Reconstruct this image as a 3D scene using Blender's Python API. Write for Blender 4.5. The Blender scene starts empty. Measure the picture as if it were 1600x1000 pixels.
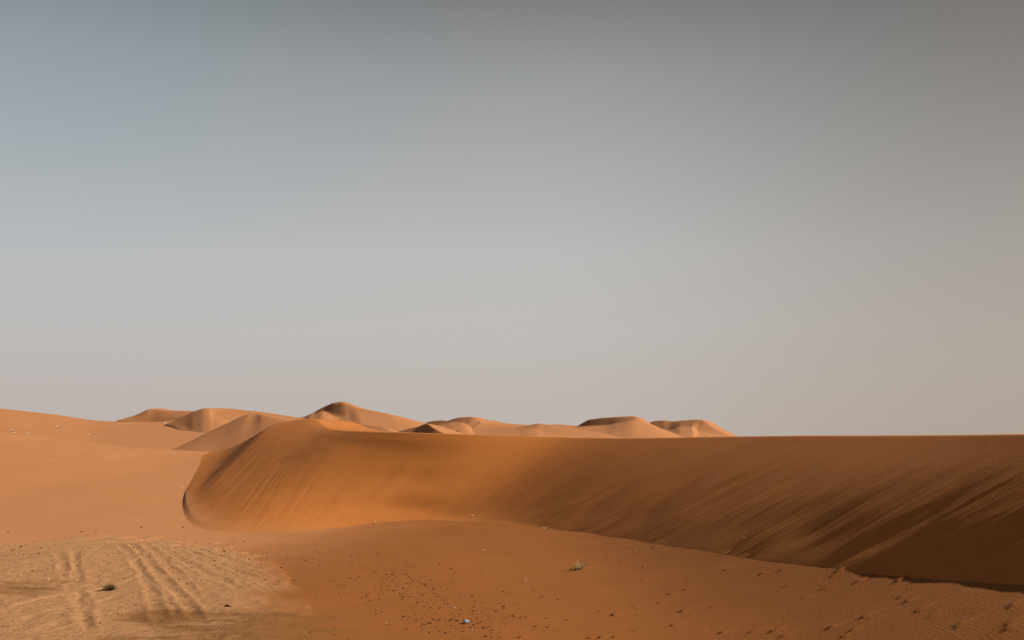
import bpy, math, random
import numpy as np

# ------------------------------------------------------------------ camera, sky, sun, exposure
S = bpy.context.scene
COL = S.collection
EYE, FPX, HOR = 3.0, 1556.0, 688.0          # eye height (m), focal length and horizon row in photograph pixels

cam_d = bpy.data.cameras.new('camera')
cam = bpy.data.objects.new('camera', cam_d)
COL.objects.link(cam)
cam.location = (0, 0, EYE)
cam.rotation_euler = (math.radians(90), 0, 0)
cam_d.sensor_width = 36.0
cam_d.lens = 36.0 * FPX / 1600.0
cam_d.shift_y = (HOR - 500.0) / 1600.0
cam_d.clip_start = 0.1
cam_d.clip_end = 12000
S.camera = cam

SUN_EL, SUN_AZ = math.radians(36), math.radians(90)      # azimuth clockwise from the view direction: sun from the right
sun_dir = (math.sin(SUN_AZ) * math.cos(SUN_EL), math.cos(SUN_AZ) * math.cos(SUN_EL), math.sin(SUN_EL))
sd = bpy.data.lights.new('sun', 'SUN')
sd.energy = 5.0
sd.angle = math.radians(0.6)
sd.color = (1.0, 0.95, 0.89)
sun = bpy.data.objects.new('sun', sd)
COL.objects.link(sun)
sun.rotation_euler = (math.pi / 2 - SUN_EL, 0, -SUN_AZ + math.pi)
sun.location = (60, 10, 40)

EXPO = 0.9
S.view_settings.view_transform = 'Standard'
S.view_settings.look = 'None'
S.view_settings.exposure = EXPO
S.view_settings.gamma = 1.0
S.view_settings.use_curve_mapping = False


def lin(r, g, b):
    f = lambda c: (c / 255 / 12.92) if c / 255 <= 0.04045 else ((c / 255 + 0.055) / 1.055) ** 2.4
    return (f(r), f(g), f(b), 1.0)


W = bpy.data.worlds.new('World')
S.world = W
W.use_nodes = True
nt = W.node_tree
nt.nodes.clear()
N = nt.nodes.new
L = nt.links.new
out = N('ShaderNodeOutputWorld')
sky = N('ShaderNodeTexSky')
sky.sky_type = 'NISHITA'
sky.sun_disc = False
sky.sun_elevation = SUN_EL
sky.sun_rotation = SUN_AZ
sky.air_density = 1.0
sky.dust_density = 6.0
sky.altitude = 700
hs = N('ShaderNodeHueSaturation')
hs.inputs['Saturation'].default_value = 0.35
L(sky.outputs[0], hs.inputs['Color'])
bg1 = N('ShaderNodeBackground')
bg1.inputs['Strength'].default_value = 0.003
L(hs.outputs[0], bg1.inputs['Color'])
# dust veil: grey-beige near the horizon, slate blue higher up on the left, dull brown-grey towards the right
tc = N('ShaderNodeTexCoord')
sep = N('ShaderNodeSeparateXYZ')
L(tc.outputs['Generated'], sep.inputs[0])


def ramp(stops):
    r = N('ShaderNodeValToRGB')
    r.color_ramp.interpolation = 'LINEAR'
    el = r.color_ramp.elements
    while len(el) < len(stops):
        el.new(0.5)
    for e, (p, c) in zip(el, stops):
        e.position = p
        e.color = lin(*c)
    return r


def mth(op, a=None, b=None):
    m = N('ShaderNodeMath')
    m.operation = op
    for i, v in enumerate((a, b)):
        if v is None:
            continue
        if isinstance(v, (int, float)):
            m.inputs[i].default_value = v
        else:
            L(v, m.inputs[i])
    return m.outputs[0]


def py_pos(py):                       # ramp position of a photograph row on the centre line
    t = (HOR - py) / FPX
    return 2.0 * t / math.sqrt(1 + t * t)


zpos = mth('MULTIPLY', sep.outputs['Z'], 2.0)
SKY_L = [(0.0, (191, 181, 176)), (py_pos(620), (191, 182, 177)), (py_pos(520), (190, 188, 186)), (py_pos(400), (183, 186, 188)),
         (py_pos(250), (162, 171, 176)), (py_pos(120), (146, 156, 162)), (py_pos(0), (122, 135, 140)), (1.0, (104, 116, 124))]
SKY_C = [(0.0, (192, 182, 176)), (py_pos(620), (192, 183, 177)), (py_pos(520), (192, 188, 184)), (py_pos(400), (188, 187, 185)),
         (py_pos(250), (170, 171, 171)), (py_pos(120), (152, 154, 155)), (py_pos(0), (124, 125, 126)), (1.0, (106, 108, 112))]
SKY_R = [(0.0, (176, 163, 150)), (py_pos(660), (177, 165, 152)), (py_pos(520), (173, 164, 154)), (py_pos(400), (162, 156, 149)),
         (py_pos(250), (143, 139, 133)), (py_pos(120), (124, 120, 115)), (py_pos(0), (107, 103, 99)), (1.0, (94, 91, 88))]
rL, rC, rR = ramp(SKY_L), ramp(SKY_C), ramp(SKY_R)
for r in (rL, rC, rR):
    L(zpos, r.inputs[0])


def smap(v, a, b):
    m = N('ShaderNodeMapRange')
    m.interpolation_type = 'SMOOTHSTEP'
    m.inputs['From Min'].default_value = a
    m.inputs['From Max'].default_value = b
    L(v, m.inputs['Value'])
    return m.outputs[0]


hx = mth('SQRT', mth('ADD', mth('MULTIPLY', sep.outputs['X'], sep.outputs['X']), mth('MULTIPLY', sep.outputs['Y'], sep.outputs['Y'])))
az = mth('DIVIDE', sep.outputs['X'], mth('MAXIMUM', hx, 0.001))


def mix(f, a, b):
    m = N('ShaderNodeMix')
    m.data_type = 'RGBA'
    L(f, m.inputs['Factor'])
    L(a, m.inputs[6])
    L(b, m.inputs[7])
    return m.outputs[2]


veil = mix(smap(az, 0.0, 0.52), mix(smap(az, -0.48, 0.0), rL.outputs[0], rC.outputs[0]), rR.outputs[0])
bg2 = N('ShaderNodeBackground')
bg2.inputs['Strength'].default_value = 0.955 * 2.0 ** -EXPO
L(veil, bg2.inputs['Color'])
add = N('ShaderNodeAddShader')
L(bg1.outputs[0], add.inputs[0])
L(bg2.outputs[0], add.inputs[1])
L(add.outputs[0], out.inputs['Surface'])

# ------------------------------------------------------------------ numpy helpers
random.seed(4)
rng = np.random.default_rng(4)
_perm = rng.random(65536)


def hash2(ix, iy, seed):
    h = (ix * 73856093) ^ (iy * 19349663) ^ (seed * 83492791)
    return _perm[np.abs(h ^ (h >> 13)) & 65535]


def noise(x, y, seed=0):
    ix = np.floor(x).astype(np.int64)
    iy = np.floor(y).astype(np.int64)
    fx = x - ix
    fy = y - iy
    fx = fx * fx * fx * (fx * (fx * 6 - 15) + 10)
    fy = fy * fy * fy * (fy * (fy * 6 - 15) + 10)
    a = hash2(ix, iy, seed)
    b = hash2(ix + 1, iy, seed)
    c = hash2(ix, iy + 1, seed)
    d = hash2(ix + 1, iy + 1, seed)
    return (a * (1 - fx) + b * fx) * (1 - fy) + (c * (1 - fx) + d * fx) * fy - 0.5


def fbm(x, y, seed=0, n=3):
    s, a = 0.0, 1.0
    for k in range(n):
        s = s + a * noise(x * 2 ** k + 13.7 * k, y * 2 ** k - 7.1 * k, seed + k)
        a *= 0.5
    return s


def sstep(v, a, b):
    t = np.clip((v - a) / (b - a), 0, 1)
    return t * t * (3 - 2 * t)


def seg_dist(x, y, pts):
    """distance from (x,y) to a polyline, with the parameter (0..1) of the nearest point"""
    best = np.full(np.shape(x), 1e9)
    par = np.zeros(np.shape(x))
    n = len(pts) - 1
    for i in range(n):
        ax, ay = pts[i]
        bx, by = pts[i + 1]
        dx, dy = bx - ax, by - ay
        t = np.clip(((x - ax) * dx + (y - ay) * dy) / (dx * dx + dy * dy + 1e-9), 0, 1)
        d = np.hypot(x - ax - t * dx, y - ay - t * dy)
        m = d < best
        best = np.where(m, d, best)
        par = np.where(m, (i + t) / n, par)
    return best, par


def softplus(v, k):
    return np.logaddexp(0, v * k) / k


LEFT_Y = np.linspace(0, 200, 801)
LEFT_Z = np.interp(LEFT_Y, [0, 18, 28, 34, 40, 44, 50, 58, 65, 72, 80, 92, 112, 200], [0, -.05, -.35, -.60, -.68, -.3, .3, 1.25, 2.05, 2.1, 1.75, 1.1, 0, 0])
for _ in range(90):
    LEFT_Z[1:-1] = LEFT_Z[1:-1] * .5 + (LEFT_Z[:-2] + LEFT_Z[2:]) * .25


def base_z(x, y):
    """broad shape of the ground"""
    x = np.asarray(x, float)
    y = np.asarray(y, float)
    z = 0.44 * (softplus(x - 2.7, 1.2) - softplus(x - 7.6, 1.2)) * (1 - sstep(y, 60, 120))  # rise added at right: tilts the sand away from the sun so it darkens
    lf = 1 - sstep(x, -10, 5)
    zl = np.interp(y, LEFT_Y, LEFT_Z)
    z = z + lf * (zl + 0.09 * softplus(-x - 22, 0.7) * sstep(y, 46, 68) * (1 - sstep(-x, 60, 160)) * (1 - sstep(y, 80, 112)))
    z = z - (1 - lf) * 0.4 * sstep(y, 45, 90)
    z = z + lf * sstep(y, 40, 52) * (1 - sstep(y, 90, 110)) * (0.30 * fbm(x / 11 + y / 30, y / 9 - x / 22, 15, 2) + 0.03 * fbm(x / 1.7, y / 1.2, 17, 2))
    z = z + 0.10 * fbm(x / 9 + 3, y / 9, 11, 2) * (1 - sstep(y, 60, 100))
    return z


def ground_at(px, py, zf=base_z):
    """point of the ground under a photograph pixel"""
    Y = 1556.0 * 3 / max(py - HOR, 1)
    for _ in range(60):
        z = float(zf((px - 800) / FPX * Y, Y))
        Y2 = FPX * (EYE - z) / (py - HOR)
        Y = 0.5 * Y + 0.5 * Y2
    x = (px - 800) / FPX * Y
    return x, Y, float(zf(x, Y))


def px_py(x, y, z):
    return 800 + FPX * x / y, HOR - FPX * (z - EYE) / y


def P(px, py, Y):
    return ((px - 800) / FPX * Y, Y, EYE + (HOR - py) * Y / FPX)


# tyre tracks on the pale crusted ground: centre lines in plan
TRACKS_PX = [
    ([(88, 842), (92, 868), (105, 905), (122, 950), (130, 1000)], 1.0),
    ([(121, 842), (118, 868), (120, 900), (132, 955), (140, 1000)], 1.0),
    ([(172, 842), (150, 862), (128, 880)], 0.7),
    ([(180, 843), (196, 862), (219, 892), (238, 932), (258, 990)], 0.9),
    ([(203, 846), (228, 876), (262, 914), (292, 945), (320, 985)], 1.1),
    ([(222, 848), (250, 872), (284, 910), (312, 940)], 0.8),
    ([(240, 850), (285, 878), (335, 905), (385, 930)], 0.8),
    ([(262, 850), (318, 872), (378, 898), (440, 926)], 0.9),
    ([(285, 853), (350, 873), (410, 893), (470, 918)], 0.7),
    ([(300, 870), (350, 893), (400, 915), (455, 942)], 0.7),
    ([(0, 962), (60, 940), (130, 930), (200, 912), (245, 890)], 0.8),
    ([(0, 985), (80, 958), (160, 945), (215, 925)], 0.8),
    ([(30, 1000), (110, 972), (190, 960), (240, 950)], 0.6),
    ([(70, 925), (110, 905), (150, 893), (210, 880)], 0.5),
    ([(0, 865), (50, 862), (90, 856), (150, 850)], 0.5),
]
TRACKS = [([ground_at(px, py)[:2] for px, py in pts], w) for pts, w in TRACKS_PX]

PEB_RIGHT = [(1132, 891, 1), (1188, 897, 1.2), (1069, 921, 1), (1044, 928, 1.1), (1028, 941, .9), (957, 961, 1.7), (1064, 955, 1.6),
             (1050, 977, 1.1), (1126, 988, 1.2), (1172, 987, 1.1), (985, 850, .9), (997, 860, 1.0), (1021, 856, 1.0), (1004, 887, .9),
             (1001, 907, .8), (970, 879, .8), (872, 936, 1.1), (885, 969, 1.1), (846, 932, .9), (834, 922, 1), (854, 966, 1),
             (837, 979, 1.3), (855, 980, 1.1), (937, 996, 1.4), (959, 995, 1.2), (920, 997, 1.2), (811, 996, 1.2), (802, 961, 1.1),
             (814, 965, 1), (822, 964, .9), (936, 955, 1), (989, 947, .8), (1111, 949, .8), (990, 986, .8), (1219, 892, 1),
             (1307, 894, 1.5), (1299, 901, .9), (1337, 909, 1.1), (1400, 908, 1.4), (1405, 933, .9), (1415, 940, 1), (1432, 956, 1.1),
             (1452, 965, .8), (1347, 964, 1.3), (1294, 981, 1.4), (1205, 986, 1.3), (1221, 994, 1), (1329, 986, 1.1), (1315, 996, 1),
             (1494, 981, 1.3), (1570, 985, 1.2), (1572, 977, 1), (1577, 950, 1.3), (1255, 934, .7), (1227, 917, .8), (1285, 920, .8)]
PEB_RIGHT = [(ground_at(a, b), s) for a, b, s in PEB_RIGHT]
TUFT = ground_at(905, 889)
CREST_LUMPS = [(ground_at(a, b), s) for a, b, s in ((872, 826, .8), (984, 846, 1.0), (998, 849, .9), (1283, 888, 1.0), (1276, 892, .7),
                                                    (1303, 893, .8), (1205, 884, .9), (944, 839, .5))]


def pale_mask(x, y, z):
    px, py = px_py(x, np.maximum(y, 1), z)
    top = np.interp(px, [-400, 0, 60, 100, 240, 330, 400, 440, 480, 520], [870, 854, 845, 839, 842, 851, 868, 888, 930, 1010])
    n = fbm(x * 1.7, y * 1.1, 31, 3) * 16
    right = 1 - sstep(px + n * 3.5, 335, 500)
    return sstep(py + n, top - 3, top + 9) * right * (y < 60) * (y > 3)


def smear_mask(x, y, z):
    px, py = px_py(x, np.maximum(y, 1), z)
    n = fbm(x * 0.8, y * 2.2, 41, 4)
    n2 = fbm(x * 1.5, y * 9.0, 47, 3)
    b1 = np.exp(-(((px - 30) / 110) ** 2 + ((py - 922 - (30 - px) * .1) / 24) ** 2))
    b2 = np.exp(-(((px - 410) / 150) ** 2 + ((py - 985) / 34) ** 4))
    b3 = np.exp(-(((px - 255) / 60) ** 2 + ((py - 962) / 22) ** 2)) * .7
    b4 = np.exp(-(((px - 150) / 140) ** 2 + ((py - 1015) / 26) ** 2)) * .5
    m = np.clip(b1 * .6 + b2 + b3 + b4, 0, 1.2)
    return np.clip(sstep(m + n * 0.5 + n2 * .35, 0.25, 0.95), 0, 1) * (y < 60) * (y > 3)


def ground_z(x, y, detail=True):
    x = np.asarray(x, float)
    y = np.asarray(y, float)
    z = base_z(x, y)
    shp = z.shape
    near = (y < 60) & (np.abs(x) < 40) & (y > 3)
    z = z + np.where(near, 0.035 * fbm(x / 2.2, y / 2.2, 21, 3), 0)
    pm = pale_mask(x, y, z) if detail else 0 * z
    # crust roughness
    if detail:
        z = z + pm * (0.030 * fbm(x / 0.55, y / 0.8, 51, 3) + 0.022 * fbm(x / .16, y / .22, 57, 2) + 0.045)
        sel = (pm > 0.02)
        if sel.any() and shp:
            xs, ys = x[sel], y[sel]
            dz = np.zeros(xs.shape)
            for i, (pts, w) in enumerate(TRACKS):
                wob = 0.10 * fbm(xs / 1.5, ys / 1.5, 60 + i, 2)
                d, t = seg_dist(xs, ys, pts)
                d = np.abs(d + wob)
                fade = sstep(t, 0, .08) * (1 - sstep(t, .85, 1.0)) * (0.65 + 0.9 * fbm(xs / 1.0, ys / 1.0, 90 + i, 2))
                g = -np.exp(-(d / .10) ** 4) + 0.75 * np.exp(-((d - .17) / .055) ** 2)
                tread = 0.22 * np.sin((xs + ys) * 2 * np.pi / 0.16) * np.exp(-(d / .10) ** 4)
                dz += 0.022 * w * fade * (g + tread)
            zz = np.zeros(shp)
            zz[sel] = dz
            z = z + zz * pm
        # sand tails on the lee of pebbles, a hummock under the grass
        for (c, s) in PEB_RIGHT:
            dx, dy = x - c[0], y - c[1]
            m = (np.abs(dx) < 1.2) & (np.abs(dy) < .8)
            if m.any():
                u = dx * .95 + dy * .3
                v = -dx * .3 + dy * .95
                z = z + np.where(m, 0.022 * s * np.exp(-(v / .05) ** 2) * sstep(u, -.06, .05) * np.exp(-np.maximum(u, 0) / (.22 * s)), 0)
        dx, dy = x - TUFT[0], y - TUFT[1]
        u = dx * .93 + dy * .36
        v = -dx * .36 + dy * .93
        z = z + 0.055 * np.exp(-(v / .13) ** 2) * sstep(u, -.25, .1) * np.exp(-np.maximum(u, 0) / .35)
        for c, s in CREST_LUMPS:
            dx, dy = x - c[0], y - c[1]
            r = np.hypot(dx * .8, dy)
            z = z + 0.003 * s * np.exp(-((r - .16) / .09) ** 2) * (0.6 + 1.2 * noise(x * 6, y * 6, 77))
    return z


def grounds(px, py):
    return ground_at(px, py, lambda a, b: ground_z(np.array([a]), np.array([b]))[0])


def mesh_from(name, verts, faces_q, mats, attrs=None, smooth=True):
    """mesh from numpy verts (n,3) and quads (m,4)"""
    me = bpy.data.meshes.new(name)
    nq = len(faces_q)
    me.vertices.add(len(verts))
    me.vertices.foreach_set('co', np.ascontiguousarray(verts, dtype=np.float32).ravel())
    me.loops.add(nq * 4)
    me.loops.foreach_set('vertex_index', np.ascontiguousarray(faces_q, dtype=np.int32).ravel())
    me.polygons.add(nq)
    me.polygons.foreach_set('loop_start', np.arange(0, nq * 4, 4, dtype=np.int32))
    me.polygons.foreach_set('use_smooth', np.full(nq, smooth, dtype=bool))
    me.update(calc_edges=True)
    for k, v in (attrs or {}).items():
        a = me.attributes.new(k, 'FLOAT', 'POINT')
        a.data.foreach_set('value', np.ascontiguousarray(v, dtype=np.float32).ravel())
    for m in mats:
        me.materials.append(m)
    return me


def grid_faces(nr, nc):
    i = np.arange(nr - 1)[:, None] * nc + np.arange(nc - 1)[None, :]
    return np.stack([i, i + 1, i + nc + 1, i + nc], -1).reshape(-1, 4)


def tag(o, label=None, cat=None, group=None, kind=None):
    for k, v in (('label', label), ('category', cat), ('group', group), ('kind', kind)):
        if v:
            o[k] = v
    return o


def link(name, me, parent=None, loc=(0, 0, 0)):
    o = bpy.data.objects.new(name, me)
    COL.objects.link(o)
    o.location = loc
    if parent:
        o.parent = parent
    return o


# ------------------------------------------------------------------ materials
def new_mat(name):
    m = bpy.data.materials.new(name)
    m.use_nodes = True
    t = m.node_tree
    b = t.nodes['Principled BSDF']
    b.inputs['Roughness'].default_value = 0.95
    b.inputs['Specular IOR Level'].default_value = 0.08
    return m, t, b


def add_node(t, kind, **kw):
    n = t.nodes.new(kind)
    for k, v in kw.items():
        if k in n.inputs:
            n.inputs[k].default_value = v
        else:
            setattr(n, k, v)
    return n


SAND = (0.172, 0.0560, 0.0105)


def sand_material(name, tint=(1, 1, 1), ripple=0.0, ripple_dir='X', grain=0.012, ground=False, ripple_scale=11.0, streak=False):
    m, t, b = new_mat(name)
    l = t.links.new
    geo = add_node(t, 'ShaderNodeTexCoord')
    pos = geo.outputs['Object']
    n1 = add_node(t, 'ShaderNodeTexNoise', Scale=0.6, Detail=5.0, Roughness=0.6)
    l(pos, n1.inputs['Vector'])
    n2 = add_node(t, 'ShaderNodeTexNoise', Scale=38.0, Detail=3.0, Roughness=0.7)
    l(pos, n2.inputs['Vector'])
    c = [SAND[i] * tint[i] for i in range(3)]
    r1 = add_node(t, 'ShaderNodeMix', data_type='RGBA')
    r1.inputs[6].default_value = (c[0] * .92, c[1] * .90, c[2] * .86, 1)
    r1.inputs[7].default_value = (c[0] * 1.08, c[1] * 1.09, c[2] * 1.12, 1)
    l(n1.outputs['Fac'], r1.inputs['Factor'])
    col = r1.outputs[2]
    g = add_node(t, 'ShaderNodeMapRange')
    g.inputs['From Min'].default_value = .3
    g.inputs['From Max'].default_value = .7
    g.inputs['To Min'].default_value = .86
    g.inputs['To Max'].default_value = 1.14
    l(n2.outputs['Fac'], g.inputs['Value'])
    mg = add_node(t, 'ShaderNodeMix', data_type='RGBA', blend_type='MULTIPLY')
    mg.inputs['Factor'].default_value = 1
    l(col, mg.inputs[6])
    l(g.outputs[0], mg.inputs[7])
    col = mg.outputs[2]
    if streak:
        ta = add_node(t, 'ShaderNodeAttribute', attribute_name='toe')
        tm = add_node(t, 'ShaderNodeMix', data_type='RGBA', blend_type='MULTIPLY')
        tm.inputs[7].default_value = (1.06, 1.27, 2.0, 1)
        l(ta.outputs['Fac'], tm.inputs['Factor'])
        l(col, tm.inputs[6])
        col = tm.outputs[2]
    if ground:
        ap = add_node(t, 'ShaderNodeAttribute', attribute_name='crust')
        sm = add_node(t, 'ShaderNodeAttribute', attribute_name='smear')
        n3 = add_node(t, 'ShaderNodeTexNoise', Scale=9.0, Detail=6.0, Roughness=0.75)
        l(pos, n3.inputs['Vector'])
        pc = add_node(t, 'ShaderNodeMix', data_type='RGBA')
        pc.inputs[6].default_value = (.225, .106, .041, 1)
        pc.inputs[7].default_value = (.33, .164, .070, 1)
        l(n3.outputs['Fac'], pc.inputs['Factor'])
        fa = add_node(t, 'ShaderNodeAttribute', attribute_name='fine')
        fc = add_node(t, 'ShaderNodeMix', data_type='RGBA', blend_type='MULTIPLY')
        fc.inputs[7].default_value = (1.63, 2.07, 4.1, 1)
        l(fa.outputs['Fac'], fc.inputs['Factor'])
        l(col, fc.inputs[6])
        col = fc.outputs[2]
        m2 = add_node(t, 'ShaderNodeMix', data_type='RGBA')
        l(ap.outputs['Fac'], m2.inputs['Factor'])
        l(col, m2.inputs[6])
        l(pc.outputs[2], m2.inputs[7])
        n4 = add_node(t, 'ShaderNodeTexNoise', Scale=1.0, Detail=5.0, Roughness=0.7)
        mp = add_node(t, 'ShaderNodeMapping')
        mp.inputs['Scale'].default_value = (1.2, 14.0, 1.0)
        l(pos, mp.inputs['Vector'])
        l(mp.outputs[0], n4.inputs['Vector'])
        dc = add_node(t, 'ShaderNodeMix', data_type='RGBA')
        dc.inputs[6].default_value = (.085, .033, .007, 1)
        dc.inputs[7].default_value = (.175, .072, .017, 1)
        l(n4.outputs['Fac'], dc.inputs['Factor'])
        m3 = add_node(t, 'ShaderNodeMix', data_type='RGBA')
        sf = add_node(t, 'ShaderNodeMath', operation='MULTIPLY')
        sf.inputs[1].default_value = .80
        l(sm.outputs['Fac'], sf.inputs[0])
        l(sf.outputs[0], m3.inputs['Factor'])
        l(m2.outputs[2], m3.inputs[6])
        l(dc.outputs[2], m3.inputs[7])
        col = m3.outputs[2]
    l(col, b.inputs['Base Color'])
    # fine relief: grain, then wind ripples where there are any
    bp = add_node(t, 'ShaderNodeBump')
    bp.inputs['Strength'].default_value = 0.6
    bp.inputs['Distance'].default_value = grain
    n5 = add_node(t, 'ShaderNodeTexNoise', Scale=24.0, Detail=4.0, Roughness=0.65)
    l(pos, n5.inputs['Vector'])
    if ground:
        n7 = add_node(t, 'ShaderNodeTexNoise', Scale=11.0, Detail=5.0, Roughness=0.8)
        l(pos, n7.inputs['Vector'])
        cm = add_node(t, 'ShaderNodeMath', operation='MULTIPLY')
        l(n7.outputs['Fac'], cm.inputs[0])
        l(ap.outputs['Fac'], cm.inputs[1])
        ad = add_node(t, 'ShaderNodeMath', operation='MULTIPLY_ADD')
        ad.inputs[1].default_value = 9.0
        l(cm.outputs[0], ad.inputs[0])
        l(n5.outputs['Fac'], ad.inputs[2])
        l(ad.outputs[0], bp.inputs['Height'])
    else:
        l(n5.outputs['Fac'], bp.inputs['Height'])
    nrm = bp.outputs[0]
    if ripple > 0:
        wv = add_node(t, 'ShaderNodeTexWave', wave_type='BANDS', bands_direction=ripple_dir, Scale=ripple_scale / 6.2832 * 3.0, Distortion=8.0, Detail=2.0)
        wv.inputs['Detail Scale'].default_value = 0.35
        l(pos, wv.inputs['Vector'])
        n6 = add_node(t, 'ShaderNodeTexNoise', Scale=0.22, Detail=2.0)
        l(pos, n6.inputs['Vector'])
        mk = add_node(t, 'ShaderNodeMapRange', interpolation_type='SMOOTHSTEP')
        mk.inputs['From Min'].default_value = .42
        mk.inputs['From Max'].default_value = .62
        l(n6.outputs['Fac'], mk.inputs['Value'])
        fac = mk.outputs[0]
        if streak:
            rp = add_node(t, 'ShaderNodeAttribute', attribute_name='brow')
            fac = rp.outputs['Fac']
        hm = add_node(t, 'ShaderNodeMath', operation='MULTIPLY')
        l(wv.outputs['Fac'], hm.inputs[0])
        l(fac, hm.inputs[1])
        b2 = add_node(t, 'ShaderNodeBump')
        b2.inputs['Strength'].default_value = 1.0
        b2.inputs['Distance'].default_value = ripple
        l(hm.outputs[0], b2.inputs['Height'])
        l(nrm, b2.inputs['Normal'])
        nrm = b2.outputs[0]
    l(nrm, b.inputs['Normal'])
    return m


def plain_mat(name, c, var=.25, scale=30.0, rough=.9, spec=.1, metal=0.0):
    m, t, b = new_mat(name)
    b.inputs['Roughness'].default_value = rough
    b.inputs['Specular IOR Level'].default_value = spec
    b.inputs['Metallic'].default_value = metal
    geo = add_node(t, 'ShaderNodeTexCoord')
    n = add_node(t, 'ShaderNodeTexNoise', Scale=scale, Detail=3.0)
    t.links.new(geo.outputs['Object'], n.inputs['Vector'])
    x = add_node(t, 'ShaderNodeMix', data_type='RGBA')
    x.inputs[6].default_value = tuple(v * (1 - var) for v in c) + (1,)
    x.inputs[7].default_value = tuple(min(1, v * (1 + var)) for v in c) + (1,)
    t.links.new(n.outputs['Fac'], x.inputs['Factor'])
    t.links.new(x.outputs[2], b.inputs['Base Color'])
    return m


M_GROUND = sand_material('sand_ground', ripple=.0006, ground=True)
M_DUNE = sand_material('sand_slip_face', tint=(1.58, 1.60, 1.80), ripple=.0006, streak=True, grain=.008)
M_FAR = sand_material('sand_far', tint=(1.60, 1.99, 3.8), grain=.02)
M_PEB = plain_mat('pebble_brown', (.062, .030, .012), .4, 40)
M_PALEPEB = plain_mat('pebble_pale', (.34, .22, .13), .2, 40)
M_STRAW = plain_mat('straw', (.42, .31, .15), .3, 20)
M_WISP = plain_mat('pale_straw', (.40, .27, .16), .2, 20)
M_GREEN = plain_mat('olive_blade', (.15, .11, .035), .35, 20)
M_TWIG = plain_mat('twig', (.30, .19, .09), .3, 30)
M_BUSH = plain_mat('bush_twig', (.16, .088, .034), .35, 20)
M_ROCK = plain_mat('dark_rock', (.022, .014, .009), .4, 20)
M_CAN = plain_mat('can_paint', (.11, .12, .135), .2, 25, rough=.5, spec=.3, metal=.1)
M_LID = plain_mat('can_lid', (.3, .31, .33), .1, 25, rough=.4, spec=.5, metal=.8)

# ------------------------------------------------------------------ ground sheet
def graded(lo, hi, step):
    return np.arange(lo, hi, step)


def outward(start, end, step, ratio):
    v, s = [start], step
    while abs(v[-1]) < abs(end):
        s *= ratio
        v.append(v[-1] + s)
    return np.array(v[1:])


xs = np.concatenate([-outward(12.5, 5000, .034, 1.09)[::-1], graded(-12.5, 11.5, .034), outward(11.5, 5000, .034, 1.09)])
ys_mid = [9.0]
while ys_mid[-1] < 52:
    ys_mid.append(ys_mid[-1] + .028 + max(0, ys_mid[-1] - 14) * .0032)
ys = np.concatenate([9.0 - outward(0, 300, .1, 1.25)[::-1], ys_mid, outward(ys_mid[-1], 9000, .15, 1.06)])
X, Yg = np.meshgrid(xs, ys)
Z = ground_z(X, Yg)
V = np.stack([X, Yg, Z], -1).reshape(-1, 3)
pm = pale_mask(X, Yg, Z)
smr = smear_mask(X, Yg, Z)
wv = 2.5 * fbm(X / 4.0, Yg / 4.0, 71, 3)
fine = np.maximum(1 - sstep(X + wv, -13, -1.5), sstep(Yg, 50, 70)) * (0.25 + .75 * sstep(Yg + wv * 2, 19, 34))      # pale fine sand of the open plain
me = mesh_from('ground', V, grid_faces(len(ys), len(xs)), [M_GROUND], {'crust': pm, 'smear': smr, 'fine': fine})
tag(link('ground', me), 'orange desert sand floor in front of the dunes, pale and tyre-tracked at left', 'ground', None, 'structure')
print('ground verts', len(V))

# ------------------------------------------------------------------ dunes
def pchip(t, tk, vk):
    """monotone cubic interpolation, columns of vk"""
    tk = np.asarray(tk, float)
    vk = np.asarray(vk, float)
    h = np.diff(tk)
    res = np.empty((len(t), vk.shape[1]))
    idx = np.clip(np.searchsorted(tk, t, side='right') - 1, 0, len(h) - 1)
    for c in range(vk.shape[1]):
        v = vk[:, c]
        d = np.diff(v) / h
        m = np.zeros(len(v))
        for i in range(1, len(v) - 1):
            if d[i - 1] * d[i] > 0:
                w1, w2 = 2 * h[i] + h[i - 1], h[i] + 2 * h[i - 1]
                m[i] = (w1 + w2) / (w1 / d[i - 1] + w2 / d[i])
        m[0], m[-1] = d[0], d[-1]
        s = (t - tk[idx]) / h[idx]
        hh = h[idx]
        res[:, c] = (v[idx] * (1 + 2 * s) * (1 - s) ** 2 + hh * m[idx] * s * (1 - s) ** 2 + v[idx + 1] * s * s * (3 - 2 * s) + hh * m[idx + 1] * s * s * (s - 1))
    return res


def loft(name, rows, nu=160, nv=(14, 14, 14), smooth_v=2, bump=0.06, label=None, seed=0, key=2):
    """sand dune as a sheet through rows of points [(px, py, distance) ...], each row with the same number of knots"""
    n = len(rows[0])
    R = [np.array([P(*p) for p in r]) for r in rows]
    # knots spaced by the crest's length
    kr = R[min(key, len(R) - 1)]
    seg = np.maximum(np.linalg.norm(np.diff(kr, axis=0), axis=1), .2)
    tk = np.concatenate([[0], np.cumsum(seg)])
    tk /= tk[-1]
    tu = np.linspace(0, 1, nu)
    C = [pchip(tu, tk, r) for r in R]
    lines = []
    for i in range(len(C) - 1):
        k = nv[i]
        for j in range(k):
            f = j / k
            lines.append(C[i] * (1 - f) + C[i + 1] * f)
    lines.append(C[-1])
    G = np.array(lines)
    for _ in range(smooth_v):
        G[1:-1] = G[1:-1] * .5 + (G[:-2] + G[2:]) * .25
    sc = np.ptp(G[..., 0]) / 6 + 2
    G[..., 2] += bump * sc * .25 * fbm(G[..., 0] / sc, G[..., 1] / sc, 300 + seed, 3)
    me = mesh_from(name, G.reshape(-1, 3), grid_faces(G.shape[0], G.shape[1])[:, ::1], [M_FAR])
    o = link(name, me)
    return tag(o, label, 'dune', 'distant dunes beyond the long ridge', 'structure')


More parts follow.
